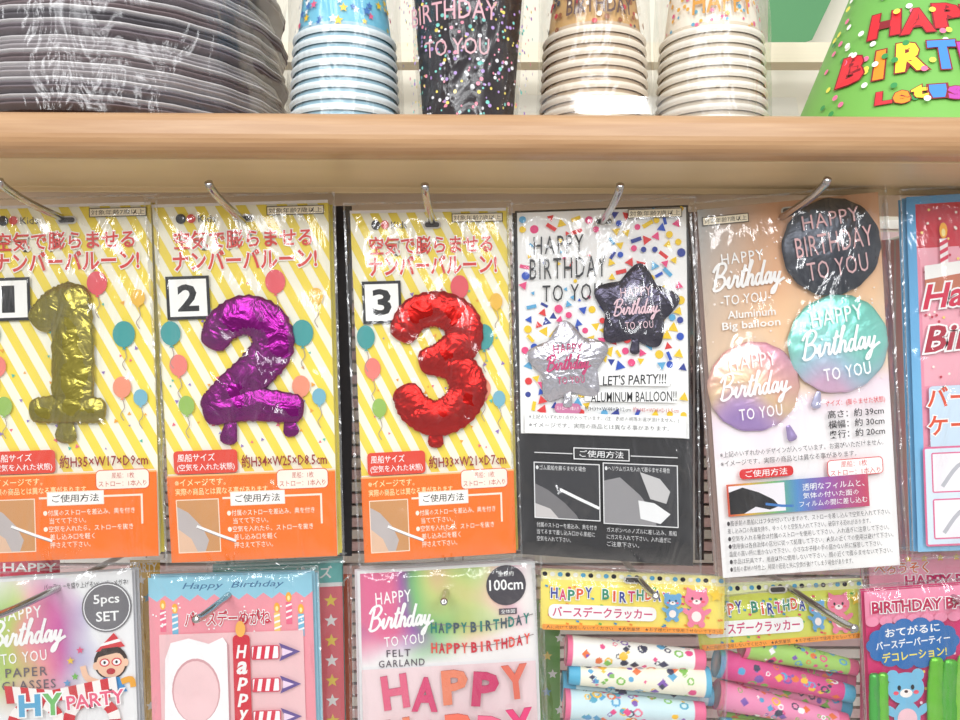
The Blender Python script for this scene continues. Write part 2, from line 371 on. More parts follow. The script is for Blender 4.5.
def starb(cx,cy,R_,col,tc,rot):
    N=100; V=[];F=[];UV=[]; rings=10
    def rad(t):
        a=((t/(2*math.pi)*5)%1.0); d=abs(a-0.5)*2
        return R_*(0.66+0.34*d**1.4-0.05*max(0,d-0.85)/0.15)
    for j in range(rings+1):
        f=j/rings
        for i in range(N):
            t=2*math.pi*i/N; r=rad(t)*(1-f)
            u=cx+r*math.sin(t+rot); v=cy-r*math.cos(t+rot)
            UV.append((u,v)); hh=0.0055*(1-(1-f)**2)**0.6*(1+0.16*math.sin(i*2.1)*(1-f)**2)
            V.append(s.map(u,v,s.h+0.00005+hh))
    for j in range(rings):
        for i in range(N): F.append((j*N+i,j*N+(i+1)%N,(j+1)*N+(i+1)%N,(j+1)*N+i))
    s.add(V,F,s.cols(UV,col),1,True)
    hs=s.h; s.h+=0.0062; s.hbd(cx,cy+1,R_*0.98,tc,rot=4,lw=0.26); s.h=hs
    s.tube([(cx,cy+R_*0.62),(cx-1,cy+R_*0.9)],[3,5],0.002,col,1)
starb(635,308,47,lambda u,v:(72,68,84),(236,200,210),0.1)
starb(568,363,45,lambda u,v:(206,204,212),(200,60,114),-0.1)
s.map=mp; s.h+=0.0001
s.rrect(78,164,152,177,3,(250,250,248)); s.T("LET'S PARTY!!!",84,166,148,176,(35,35,40),off=0.012,rot=3,shear=0.15)
s.rect(66,184,158,193,(250,250,248)); s.T('ALUMINUM BALLOON!!',72,183,158,193,(35,35,40),off=0.008,rot=2,shear=0.1)
s.rrect(36,196,62,206,4,(205,120,160)); s.T('ストロー：1本入り',38,199,60,203,WHITE,res=1)
s.T('約H39×W48×D12cm',66,198,112,203,(35,35,40),res=1); s.T('約H45×W38×D13.5cm',114,198,160,203,(190,60,60),res=1)
s.rect(6,206,167,227,(250,250,248))
s.T('※上記のいずれか1点が入っています。(注：表紙の柄等お選び頂けません。)',10,208,160,213,(60,60,60),res=1); s.T('※イメージです。実際の商品とは異なる事があります。',10,216,150,221,(60,60,60),res=1)
s.rect(54,240,110,252,(240,240,240)); s.rect(55,241,109,251,(38,37,40)); s.T('ご使用方法',60,242.5,104,249.5,(245,245,245),off=0.004,res=1)
s.rect(15,246,53,247,(220,220,220)); s.rect(111,246,158,247,(220,220,220))
for (a,b,c,d,bg) in ((14,256,80,313,(52,52,56)),(83,254,158,315,(58,58,62))):
    s.rect(a,b,c,d,(235,235,235)); s.rect(a+1,b+1,c-1,d-1,bg)
s.T('●ゴム風船を膨らませる場合',16,259,66,264,(230,230,230),res=1); s.T('●ヘリウムガスを入れて膨らませる場合',85,257,150,262,(230,230,230),res=1)
s.poly([(15,312),(15,278),(28,284),(44,296),(56,308),(58,312)],(120,118,120)); s.poly([(15,312),(15,298),(30,303),(38,312)],(205,200,198)); s.ribbon([(40,283),(60,292),(79,300)],3,(245,245,245),0)
s.poly([(84,314),(84,272),(100,268),(120,285),(132,300),(136,314)],(150,148,150)); s.poly([(120,262),(140,268),(150,280),(146,292),(130,288)],(200,198,198)); s.poly([(118,290),(134,292),(150,302),(140,312),(120,308)],(240,240,240))
for i in range(3): s.T(['付属のストローを差込み、奥を付き','当てるまで差し込み口から風船に','空気を入れて下さい。'][i],16,317+i*7,[76,74,50][i],322+i*7,(225,225,225),res=1)
for i in range(3): s.T(['ガスボンベのノズルに差し込み、風船','にガスを入れて下さい。入れ過ぎに','ご注意下さい。'][i],86,318+i*7,[156,150,118][i],323+i*7,(225,225,225),res=1)
s.build(e); stack(e,mp,W,H,6,(60,58,62)); bag(e,mp,W,H,seed=4,h=0.010,m=6)
# ================= big round balloon card
e=empty('round_balloon_pack'); W,H=180,370
mp=quad((697,210),(878,192),(900,565),(723,578),W,H,-0.004); s=Sheet('printed_card',mp)
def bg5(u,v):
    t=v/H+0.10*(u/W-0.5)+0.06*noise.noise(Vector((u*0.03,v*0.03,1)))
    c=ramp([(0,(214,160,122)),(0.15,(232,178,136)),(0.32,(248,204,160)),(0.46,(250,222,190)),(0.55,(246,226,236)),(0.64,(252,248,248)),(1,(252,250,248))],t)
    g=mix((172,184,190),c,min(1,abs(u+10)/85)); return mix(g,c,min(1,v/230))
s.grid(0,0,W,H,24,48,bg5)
R=random.Random(5)
for k in range(60):
    u,v=R.uniform(6,174),R.uniform(14,190); r=R.uniform(0.5,1.3)
    s.ell(u,v,r,r,(250,235,225),8)
age(s,4,8,50,17); hole(s,92,10)
s.T('HAPPY',20,46,62,57,WHITE,spacing=1.2,rot=2,off=0.005); s.cursive(46,72,72,WHITE,rot=2,lw=0.3,hs=1.2); s.T('-TO YOU-',16,88,66,98,WHITE,spacing=1.1,rot=1,off=0.005)
s.T('Aluminum',22,104,70,112,WHITE,off=0.012); s.T('Big balloon',16,115,74,125,WHITE,off=0.012)
hs=s.h
def rb(cu,cv,r,col,tc,rot=4):
    s.dome(cu,cv,r,r*0.97,0.0065,col,3,56,10)
    h=s.h; s.h+=0.0072; s.hbd(cu,cv,r*1.55,tc,rot=rot,lw=0.26,off=0.005); s.h=h+0.0001
rb(43,181,46,lambda u,v:ramp([(0,(236,170,190)),(0.35,(246,194,180)),(0.6,(248,216,176)),(0.85,(206,172,220)),(1,(180,150,212))],(v-135)/92+0.2*math.sin(u*0.06)),(255,250,250),3)
s.h+=0.0015; rb(129,146,50,lambda u,v:ramp([(0,(134,222,206)),(0.5,(156,228,216)),(0.75,(186,216,234)),(1,(236,196,226))],(v-96)/100+0.15*math.sin(u*0.07)),(255,255,255),5)
s.h+=0.001; s.dome(128,50,49,48,0.0065,lambda u,v:(62,66,76),3,56,10)
h=s.h; s.h+=0.0072
s.T('HAPPY',98,16,154,30,(222,178,180),rot=5,spacing=1.1,off=-0.002); s.T('BIRTHDAY',90,36,166,56,(222,178,180),rot=5,spacing=1.05,off=-0.002); s.T('TO YOU',100,62,160,80,(222,178,180),rot=5,spacing=1.1,off=-0.002)
s.h=h
s.tube([(74,224),(77,234)],[2.5,5],0.002,lambda u,v:(170,150,200),3); s.tube([(106,193),(103,204)],[2.5,5],0.002,lambda u,v:(190,190,220),3)
s.h+=0.0001
s.T('サイズ：(膨らませた状態)',112,201,172,208,(220,40,50),off=0.006,res=1)
for i,t in enumerate(['高さ：約 39cm','横幅：約 30cm','奥行：約 20cm']): s.T(t,114,211+i*10,170,219+i*10,(40,35,40),off=0.012,res=2)
s.T('※上記のいずれかのデザインが入っています。お選びいただけません。',4,243,168,249,(60,55,60),res=1); s.T('※イメージです。実際の商品とは異なる事があります。',4,252,140,258,(60,55,60),res=1)
s.rrect(22,262,76,272,4,(220,40,45)); s.T('ご使用方法',28,263.5,70,270.5,WHITE,off=0.006,res=1)
s.rrect(110,260,166,277,4,(252,250,246),line=(220,40,45),lw=0.8); s.T('風船：1枚',124,262,150,268,(220,40,45),res=1); s.T('ストロー：1本入り',113,270,163,276,(220,40,45),res=1)
s.grid(8,276,150,308,24,4,lambda u,v:ramp([(0,(206,80,60)),(0.15,(226,170,60)),(0.35,(110,180,120)),(0.5,(80,140,200)),(0.7,(150,90,170)),(1,(205,70,100))],(u-8)/142))
s.rect(10,278,66,306,(240,235,240)); s.poly([(10,284),(24,280),(40,286),(54,294),(60,301),(50,304),(36,300),(24,306),(10,306)],(24,22,26)); s.ribbon([(46,298),(62,301),(74,302)],2.5,(60,120,190),0)
s.T('透明なフィルムと、',84,281,146,288,WHITE,res=1,off=0.004); s.T('気体の付いた面の',84,290,140,296,WHITE,res=1,off=0.004); s.T('フィルムの間に差し込む',80,298,148,304,WHITE,res=1,off=0.004)
for i in range(7):
    t=['●膨張前の風船にはフタが付いていますので、ストローを差し込んで空気を入れて下さい。','差し込み口の先端を持ち、ゆっくりと空気を入れて下さい。破裂する恐れがあります。','●空気を入れる場合は付属のストローを使用して下さい。入れ過ぎに注意して下さい。','●使用後は各自治体の区分に従って処理して下さい。火気の近くでの使用は避けて下さい。','温度の高い所に置かないで下さい。小さなお子様の手の届かない所に保管して下さい。','●本品は玩具です。用途以外に使用しないで下さい。顔の近くで膨らませないで下さい。','●風船の素材の特性上、時間の経過と共に空気が抜けてしまう場合があります。'][i]
    s.T(t,6,312+i*7.6,[170,150,168,172,160,170,130][i],317.5+i*7.6,(60,55,60),res=1)
s.build(e); stack(e,mp,W,H,6,(190,160,150)); bag(e,mp,W,H,seed=5,h=0.0125,m=6)
# ================= birthday cake topper pack (right edge)
e=empty('cake_decoration_pack'); W,H=180,355
mp=quad((906,197),(1086,186),(1100,545),(918,552),W,H,-0.004); s=Sheet('printed_card',mp)
s.grid(0,0,W,H,6,20,lambda u,v:mix((96,170,222),(140,200,235),v/H)); s.rect(9,8,W-9,H-8,(238,150,172)); s.rect(9,8,W-9,52,(210,56,72)); s.rect(12,52,W-12,190,(246,176,190))
R=random.Random(3)
for k in range(120): 
    u,v=R.uniform(12,168),R.uniform(12,186); s.ell(u,v,1.4,1.4,R.choice([(255,240,230),(250,225,120),(200,60,80)]),8)
s.rect(30,44,38,70,(250,240,240)); 
for q in range(3): s.poly([(30,48+q*8),(38,44+q*8),(38,48+q*8),(30,52+q*8)],(220,60,90))
s.ell(34,36,4,8,(250,180,60),12); s.ell(34,38,2,4,(255,240,160),10)
s.poly([(14,84),(60,78),(60,66),(14,70)],(250,250,245)); s.poly([(14,84),(60,78),(60,98),(14,104)],(200,120,90))
s.rrect(14,190,W-14,H-12,4,(206,226,242))
s.T('Happy',10,86,110,118,(214,40,76),shear=0.3,off=0.02,out=WHITE,oo=0.05,rot=4); s.T('Birthday',10,126,150,160,(180,40,64),shear=0.3,off=0.02,out=WHITE,oo=0.05,rot=4)
s.T('バースデー',12,190,120,212,(226,80,40),off=0.02,out=WHITE,oo=0.05); s.T('ケーキ飾り',12,218,116,240,(226,80,40),off=0.02,out=WHITE,oo=0.05)
s.rrect(6,250,W-6,H-6,3,(222,236,248),line=(226,110,150),lw=2)
for i in range(4): s.rrect(14+(i%2)*60,256+(i//2)*46,66+(i%2)*60,296+(i//2)*46,2,(250,244,248),line=(226,110,150),lw=1.4); s.ribbon([(24+(i%2)*60,290+(i//2)*46),(40+(i%2)*60,270+(i//2)*46),(58+(i%2)*60,264+(i//2)*46)],4,(190,190,196))
s.build(e); stack(e,mp,W,H,4,(110,176,220)); bag(e,mp,W,H,seed=6,h=0.008,m=5)
# ================= bottom row
YB=0.022
e=empty('paper_glasses_pack'); mp=quad((-40,582),(132,570),(140,790),(-30,800),172,220,YB)
s=Sheet('printed_card',mp); s.rect(0,0,172,220,(236,236,236))
s.grid(3,3,169,217,30,34,lambda u,v: mix((240,240,240),ramp([(0,(120,190,130)),(0.35,(190,206,110)),(0.5,(236,160,160)),(0.75,(206,100,165)),(1,(120,110,180))],u/130+0.25*noise.noise(Vector((u*.02,v*.02,5)))), min(1,max(0,(1.05-math.hypot((u-66)/66,(v-64)/72))*1.8+0.3*noise.noise(Vector((u*.04,v*.04,1)))))))
s.T('HAPPY',36,30,80,42,WHITE,spacing=1.2,off=0.006,rot=3); s.cursive(66,58,78,WHITE,rot=3,lw=0.3,hs=1.1); s.T('TO YOU',38,74,84,85,WHITE,spacing=1.2,off=0.006,rot=3)
s.T('PAPER',42,90,84,99,(110,100,110),off=0.006,spacing=1.2); s.T('GLASSES',38,103,92,112,(110,100,110),off=0.006,spacing=1.2)
s.T('パーティーを盛り上げる!ペーパーメガネ!',84,8,168,14,(60,60,60),res=1); 
s.ell(146,35,25,25,(118,116,120),30); s.ell(146,35,23.5,23.5,(244,244,244),30); s.ell(146,35,22.5,22.5,(118,116,120),30)
s.T('5pcs',133,22,159,34,WHITE,off=0.015); s.T('SET',135,39,158,49,WHITE,off=0.015)
cu,cv=148,88
s.ell(cu,cv+2,17,17,(60,44,40))
s.poly([(cu-15,cv-9),(cu+15,cv-13),(cu+4,cv-27)],(214,50,60)); s.poly([(cu-11,cv-14),(cu+11,cv-18),(cu+9,cv-21),(cu-8,cv-17)],WHITE)
s.ell(cu,cv+4,14.5,13.5,(244,200,170)); s.ell(cu-15,cv+5,3,4,(244,200,170),10); s.ell(cu+15,cv+3,3,4,(244,200,170),10)
s.poly([(cu-14,cv-3),(cu-8,cv-12),(cu+8,cv-13),(cu+14,cv-5),(cu+6,cv-7),(cu-6,cv-5)],(60,44,40))
for dx in (-6,6): s.ell(cu+dx,cv+2,5.2,4.2,(220,50,60),14); s.ell(cu+dx,cv+2,3.9,3,WHITE,14); s.ell(cu+dx,cv+2,1.3,1.6,BLACK,8)
s.ell(cu,cv+11,4.5,3.2,(190,50,60),12); s.poly([(cu-18,cv+32),(cu-8,cv+17),(cu+8,cv+17),(cu+16,cv+32)],(70,150,210))
s.ribbon([(cu-12,cv+22),(cu-24,cv+16),(cu-28,cv+4)],6,(244,200,170)); s.ribbon([(cu+10,cv+22),(cu+20,cv+20),(cu+22,cv+28)],6,(240,170,60))
for (dx,dy,c) in ((-40,-2,(240,200,60)),(-36,14,(120,190,90)),(-30,-12,(230,90,130)),(-44,20,(90,160,210))): s.star(cu+dx,cv+dy,4,1.8,c)
s.h+=0.001
for cx in (72,128):
    for k in range(16):
        a0=k*math.pi/8; q=[(1,a0),(1,a0+.2),(1,a0+.393),(0.6,a0+.393),(0.6,a0+.2),(0.6,a0)]
        s.poly([(cx+29*r*math.cos(a),146+25*r*math.sin(a)) for r,a in q],[(212,50,60),(250,245,240)][k%2])
s.h+=0.0004
for k in range(14): s.poly([(42+k*8,113-abs(k-6)*1.2),(50+k*8,113-abs(k-5)*1.2),(52+k*8,124),(44+k*8,124)],[(212,50,60),(250,245,240)][k%2])
s.T('PARTY',104,118,162,132,(236,96,130),off=0.02,out=(255,250,250),oo=0.06,rot=4); s.T('H',56,116,78,138,(90,170,210),off=0.04,out=WHITE); s.T('Y',80,116,100,138,(120,190,110),off=0.04,out=WHITE)
s.build(e); stack(e,mp,172,220,4,(215,215,220),gap=0.004); bag(e,mp,172,220,seed=8,h=0.007)
# B candle glasses
e=empty('candle_glasses_pack'); mp=quad((148,578),(312,573),(318,780),(154,786),164,206,YB+0.002)
s=Sheet('printed_card',mp); s.rect(0,0,164,206,(244,156,168)); s.rect(0,0,164,18,(150,208,228)); s.poly([(0,18)]+[(i*8.2,18+(6 if i%2 else 0)) for i in range(21)]+[(164,14),(0,14)],(150,208,228))
s.T('Happy  Birthday',34,6,136,14,(70,120,160),shear=0.3,off=0.004)
for (x,y,c) in ((14,40,(240,110,140)),(26,44,(120,190,220)),(140,36,(240,110,140)),(128,46,(250,210,120)),(152,48,(120,190,220))):
    s.rect(x-3,y-8,x+3,y+14,c); s.ell(x,y-13,3,5,(255,180,60),12); s.ell(x,y-12,1.5,2.6,(255,240,160),8)
    for q in range(3): s.poly([(x-3,y-5+q*6),(x+3,y-7+q*6),(x+3,y-5+q*6),(x-3,y-3+q*6)],WHITE)
for k in range(22): 
    a=random.uniform(4,160); b_=random.uniform(22,56); s.ell(a,b_,1,1,WHITE,6)
s.T('バースデーめがね',36,34,122,49,(204,40,70),off=0.015,out=WHITE,oo=0.06)
s.rect(10,56,154,206,(242,198,200)); 
s.h+=0.001
g=[(16,80),(22,64),(40,60),(60,66),(74,60),(78,66),(78,206),(16,206),(14,140)]
s.poly([(p[0]+1.5,p[1]+2) for p in g],(206,150,156)); s.h+=0.0006; s.poly(g,(252,250,250)); s.ell(46,112,24,32,(214,160,165),26); s.ell(46,113,22.5,30.5,(244,206,208),26)
s.h+=0.0008
s.rrect(84,58,101,206,4,(214,40,60))
for i,ch in enumerate('Happy'): s.T(ch,87,(68+i*16),98,(81+i*16),WHITE,off=0.03,shear=0.2)
s.ell(92,52,5,8,(255,190,90),14)
for i in range(5):
    v=76+i*32
    s.rrect(102,v-7,130,v+7,2,(252,250,250),line=(214,60,90),lw=1)
    for q in range(3): s.poly([(105+q*8,v-6),(109+q*8,v-6),(107+q*8,v+6),(103+q*8,v+6)],(220,40,70))
    s.poly([(130,v-9),(151,v),(130,v+9),(134,v)],(104,84,150)); s.poly([(133,v-4),(144,v),(133,v+4)],(244,220,240))
s.build(e); stack(e,mp,164,206,5,(150,208,228),gap=0.004,jit=6); bag(e,mp,164,206,seed=9,h=0.008)
e=empty('party_supply_pack'); mp=quad((214,566),(342,560),(346,780),(218,786),128,220,YB+0.05)
s=Sheet('printed_card',mp); s.rect(0,0,128,220,(120,200,196)); s.rect(0,22,128,26,WHITE); s.rect(100,26,128,220,(236,120,130)); s.T('パーティーグッズ',10,5,118,18,WHITE,off=0.02)
for i in range(9): s.star(116,40+i*20,7,3,[(250,220,100),WHITE][i%2])
s.build(e); stack(e,mp,128,220,3,(110,190,190),gap=0.004); bag(e,mp,128,220,seed=10,h=0.006)
# D felt garland
e=empty('felt_garland_pack'); mp=quad((357,571),(535,561),(543,790),(362,800),180,228,YB-0.004)
s=Sheet('printed_card',mp); s.rect(0,0,180,228,(240,240,240))
s.grid(3,3,177,96,34,20,lambda u,v: mix(ramp([(0,(226,110,150)),(0.16,(150,100,170)),(0.3,(120,190,120)),(0.5,(200,210,130)),(0.62,(240,180,150)),(0.8,(236,110,150)),(1,(244,200,190))],u/180+0.3*noise.noise(Vector((u*.02,v*.025,9)))-0.08),(244,242,240),max(0,(v-64)/30+0.6*noise.noise(Vector((u*.03,v*.03,2))))+max(0,(u-110)/70)))
s.T('HAPPY',18,22,54,34,WHITE,spacing=1.15,off=0.006,rot=3); s.cursive(44,50,66,WHITE,rot=3,lw=0.3,hs=1.2); s.T('TO YOU',26,66,66,76,WHITE,spacing=1.15,off=0.006,rot=3)
s.T('FELT',28,80,52,87,(90,80,90),spacing=1.2,off=0.006); s.T('GARLAND',20,90,66,97,(90,80,90),spacing=1.2,off=0.006)
s.ell(150,22,20,20,(70,66,74),28)
s.T('100cm',133,16,167,27,WHITE,off=0.015); s.T('全長約',142,8,158,13,WHITE,res=1)
s.rect(142,45,160,51,(90,80,90)); s.T('全体図',144,46,158,50,WHITE,res=1)
for r_,v in enumerate((58,78)):
    s.ribbon([(74,v-2),(124,v+3),(176,v-6)],0.9,(150,140,140),5)
    for i,ch in enumerate('HAPPYBIRTHDAY'):
        x=76+i*7.6+(2 if i>4 else 0); y=v+5-0.0016*(x-124)**2-(x-76)*0.05
        s.T(ch,x-3,y-4.5,x+3,y+6,[(70,90,100),(206,40,60)][r_] if i%2 else [(40,130,120),(230,80,70)][r_],off=0.03)
s.rect(3,98,177,226,(240,216,218))
s.mat=2
for layer in range(3):
    for i,ch in enumerate('HAPPY'):
        x=36+i*30+layer*3; y=121+layer*40-i*1.5+(5 if i%2 else 0)
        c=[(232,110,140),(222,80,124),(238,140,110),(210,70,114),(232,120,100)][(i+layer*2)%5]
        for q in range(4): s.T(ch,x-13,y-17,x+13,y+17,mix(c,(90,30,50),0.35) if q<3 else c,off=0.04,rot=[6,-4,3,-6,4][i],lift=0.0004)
s.mat=0
s.build(e); stack(e,mp,180,228,4,(235,225,228),gap=0.004); bag(e,mp,180,228,seed=12,h=0.012)
# crackers
def cracker_cone(s,A,B,ra,rb,cf,n=22,m=14):
    A=Vector(A);B=Vector(B); d=(B-A).normalized(); up=Vector((0,-1,0)); sd=d.cross(up).normalized(); up=sd.cross(d)
    V=[];C=[];F=[]
    for j in range(m+1):
        t=j/m; c=A.lerp(B,t); r=ra+(rb-ra)*t
        for i in range(n):
            a=2*math.pi*i/n; V.append(tuple(c+sd*r*math.cos(a)+up*r*math.sin(a))); C.append(lin(cf(t,i/n)))
    for j in range(m):
        for i in range(n): F.append((j*n+i,j*n+(i+1)%n,(j+1)*n+(i+1)%n,(j+1)*n+i))
    V.append(tuple(A)); V.append(tuple(B)); C+= [lin((240,230,225)),lin((60,60,60))]
    k=len(V)-2
    for i in range(n): F.append((i,(i+1)%n,k)); F.append((m*n+i,m*n+(i+1)%n,k+1))
    s.add(V,F,C,0,True)
def mascot(s,cu,cv,r,c,ear='cat'):
    for sx in (-1,1):
        if ear=='cat': s.poly([(cu+sx*r*0.95,cv-r*0.2),(cu+sx*r*0.9,cv-r*1.25),(cu+sx*r*0.2,cv-r*0.8)],c)
        else: s.ell(cu+sx*r*0.75,cv-r*0.75,r*0.38,r*0.38,c,14)
    s.ell(cu,cv,r*1.1,r*0.95,c); s.ell(cu,cv+r*1.7,r*0.8,r*0.95,c)
    for sx in (-1,1):
        s.ell(cu+sx*r*0.95,cv+r*1.3,r*0.5,r*0.25,c,12,rot=sx*0.7); s.ell(cu+sx*r*0.5,cv+r*2.6,r*0.32,r*0.35,c,12)
        s.ell(cu+sx*r*0.4,cv-r*0.05,r*0.11,r*0.16,BLACK,8); s.ell(cu+sx*r*0.6,cv+r*0.25,r*0.17,r*0.12,(245,90,110),8)
    s.ell(cu,cv+r*0.28,r*0.38,r*0.26,(255,245,240),12); s.ell(cu,cv+r*0.18,r*0.12,r*0.09,(70,40,40),8); s.ell(cu,cv+r*1.8,r*0.45,r*0.55,(255,240,235),14)
PAL=[(236,80,140),(90,170,215),(130,195,80),(250,200,60),(130,90,180),(60,60,90),(240,120,60)]
def cracker_pack(corners,y,head,accent,seed,cones,colors):
    e=empty('party_cracker_pack'); W,H=185,66; mp=quad(*corners,W,H,y); s=Sheet('header_card',mp); R=random.Random(seed)
    s.rect(0,0,W,H,head); s.rect(0,0,W,12,accent)
    for i in range(24): s.ell(4+i*7.7,6,2.6,2.6,[(40,40,50),(250,250,240),(90,170,210)][i%3],10)
    for k in range(60):
        u,v=R.uniform(4,181),R.uniform(14,62); s.poly([(u,v),(u+3,v+1),(u+2.4,v+3),(u-.4,v+2)],R.choice([(230,60,110),(60,150,200),(90,180,90),(240,150,50)]))
    for i,ch in enumerate('HAPPY BIRTHDAY'):
        if ch!=' ': s.T(ch,10+i*8.6,20+2*math.sin(i),17+i*8.6,32+2*math.sin(i),[(40,60,150),(214,50,110),(40,140,110),(225,90,40)][i%4],off=0.03,out=WHITE,oo=0.06)
    s.rrect(8,38,116,54,6,WHITE); s.T('バースデークラッカー',12,40,112,52,(206,50,110),off=0.02)
    mascot(s,156,27,11,(240,130,160)); mascot(s,132,30,8,(110,170,215),'bear')
    s.star(176,22,8,4,(250,210,60)); s.rrect(2,60,183,66,0.5,(250,160,60)); s.T('人に向けて使用しないでください　★火気厳禁　★お子様だけで使用させないで下さい',6,61,180,65,(90,50,30),res=1)
    hole(s,92,8); s.build(e); 
    s=Sheet('crackers',mp)
    back=[((a[0]+4,a[1]+14),(b[0]-6,b[1]+12),rb_,ra) for a,b,ra,rb_ in cones]
    for layer,cs in enumerate((cones,back)):
      for ci,(a,b,ra,rb_) in enumerate(cs):
        base,sec,third=colors[(ci+layer)%len(colors)]; RR=random.Random(ci*7+seed+layer*50)
        spots=[(RR.uniform(0.1,0.88),RR.random(),RR.choice(PAL+[sec,third]),RR.uniform(0.6,1.9),RR.randint(0,2)) for _ in range(80)]
        def cf(t,q,spots=spots,base=base,ci=ci):
            if t<0.04 or 0.92<t: return (90,180,215) if ci%2 else (236,110,150)
            for st,sq,sc,z,kd in spots:
                dq=abs(q-sq); dq=min(dq,1-dq)
                a_=(t-st)/(0.017*z); b_=dq/(0.028*z)
                if kd==0 and a_*a_+b_*b_<1: return sc
                if kd==1 and abs(a_)+b_<1.2: return sc
                if kd==2 and 0.45<a_*a_+b_*b_<1.3: return sc
            return base
        yy=y+0.012+0.026*layer
        cracker_cone(s,P(a[0],a[1],yy),P(b[0],b[1],yy),ra,rb_,cf,90,140)
    s.build(e)
    xs=[c[0][0] for c in cones]+[c[1][0] for c in cones]; 
    TL,TR,BR,BL=corners
    mp2=quad(BL,BR,(max(xs)+12,790),(min(xs)-12,790),W,160,y)
    bag(e,mp2,W,150,h=0.014,m=2,top=60,seed=seed,mat=M_BAG)
    return e
cones=[((566,650),(704,660),0.0155,0.010),((708,682),(568,674),0.0155,0.010),((564,704),(704,712),0.0155,0.010),((708,736),(568,728),0.0155,0.010)]
cracker_pack(((541,568),(725,576),(724,633),(540,628)),YB-0.006,(250,232,110),(250,240,170),21,cones,[((250,250,245),(60,60,80),(240,120,150)),((250,246,225),(90,170,210),(130,190,90)),((210,235,240),(80,170,200),(240,120,150)),((248,190,206),(255,255,255),(90,170,210))])
cones=[((742,644),(856,668),0.0145,0.008),((716,662),(852,694),0.0155,0.009),((716,694),(846,722),0.0155,0.009),((850,742),(720,726),0.0155,0.009)]
cracker_pack(((690,584),(862,578),(866,636),(700,650)),YB+0.014,(222,228,100),(236,240,180),22,cones,[((170,215,110),(255,250,250),(214,60,130)),((224,80,146),(250,200,90),(255,255,255)),((244,150,190),(150,205,90),(255,255,255)),((170,215,110),(214,60,120),(255,255,255))])
# G balloon bunting pack bottom right
e=empty('balloon_bunting_pack'); mp=quad((864,592),(1030,580),(1040,790),(874,800),170,210,YB-0.006)
s=Sheet('printed_card',mp); s.rect(0,0,170,210,(216,40,110)); s.rect(0,0,170,30,(244,150,180))
R=random.Random(31)
for k in range(70): s.ell(R.uniform(4,166),R.uniform(32,206),1.6,1.6,R.choice([(255,230,240),(250,220,90)]),8)
for i in range(12): s.ell(6+i*14,30,7,5,(244,150,180),14)
s.T('BIRTHDAY BALLOON',6,10,150,22,(190,30,80),off=0.03,out=WHITE,oo=0.06)
for i in range(14):
    a=i*2*math.pi/14; s.ell(46+38*math.cos(a),54+18*math.sin(a),10,8,(40,110,180),14)
s.ell(46,54,40,20,(40,110,180)); 
s.T('おてがるに',18,36,74,45,WHITE,off=0.02,rot=3); s.T('バースデーパーティー',8,48,84,57,WHITE,off=0.02,rot=3); s.T('デコレーション!',14,60,80,70,(250,230,90),off=0.02,rot=3)
s.h+=0.001
mascot(s,36,98,17,(120,190,225),'bear'); s.ell(36,128,10,10,(250,200,210))
s.mat=3
for i in range(7): s.tube([(68+i*14,74+(i%2)*3),(64+i*14,120),(68+i*14,210)],[7,8,9],0.005,[(lambda u,v:(120,210,60)),(lambda u,v:(90,190,60)),(lambda u,v:(150,220,80)),(lambda u,v:(110,200,70)),(lambda u,v:(236,80,150)),(lambda u,v:(226,60,140)),(lambda u,v:(236,80,150))][i],3)
for i in range(2): s.tube([(4+i*9,84),(3+i*8,130),(6+i*10,210)],[5,6,6],0.005,[lambda u,v:(90,180,90),lambda u,v:(120,210,70)][i],3)
s.mat=0
s.build(e); stack(e,mp,170,210,3,(224,56,120),gap=0.004); bag(e,mp,170,210,seed=14,h=0.010)
e=empty('candle_pack'); mp=quad((868,556),(1040,548),(1046,700),(874,700),172,150,YB+0.03)
s=Sheet('printed_card',mp); s.rect(0,0,172,150,(246,170,190)); s.T('ぺろうそく',6,8,60,20,(230,110,50),off=0.02,out=WHITE,oo=0.06); s.T('HAPPY BIRTHDAY',36,22,160,34,(206,50,110),off=0.03,out=WHITE,oo=0.06)
for i in range(10): s.star(8+i*16,5,4,2,(250,220,90))
s.build(e); stack(e,mp,172,150,3,(246,190,200)); bag(e,mp,172,150,seed=15,h=0.006)
for (a,b,c,d,y,col,tx) in ((0,560,60,640,0.09,(206,60,90),'HAPPY'),(300,574,352,800,0.10,(226,120,90),'PARTY'),(536,600,560,800,0.10,(120,180,90),'HBD'),(130,560,160,800,0.11,(230,190,90),'PARTY'),(860,560,905,800,0.11,(236,140,170),'HAPPY')):
    e=empty('party_supply_pack'); mp=pix(y); s=Sheet('printed_card',mp); s.rect(a,b,c,d,col); s.T(tx,a+3,b+3,c-3,b+12,WHITE,off=0.02)
    for k in range(8): s.star((a+c)/2+random.uniform(-12,12),b+20+k*18,5,2.4,random.choice([(250,225,110),WHITE,(110,180,210)]))
    s.build(e)
for (a,b,c,d,y,col) in ((318,206,352,556,0.07,(54,52,56)),(684,212,704,560,0.08,(70,62,66)),(876,240,914,560,0.10,(226,160,170))):
    e=empty('balloon_pack'); s=Sheet('printed_card',pix(y))
    s.grid(a,b,c,d,2,12,lambda u,v:mix(col,(215,190,180),0.5+0.5*math.sin(v*0.12+u)) if col[0]>200 else col); s.rect((a+c)/2-1,b,(a+c)/2+1,d,(210,205,205))
    s.build(e)
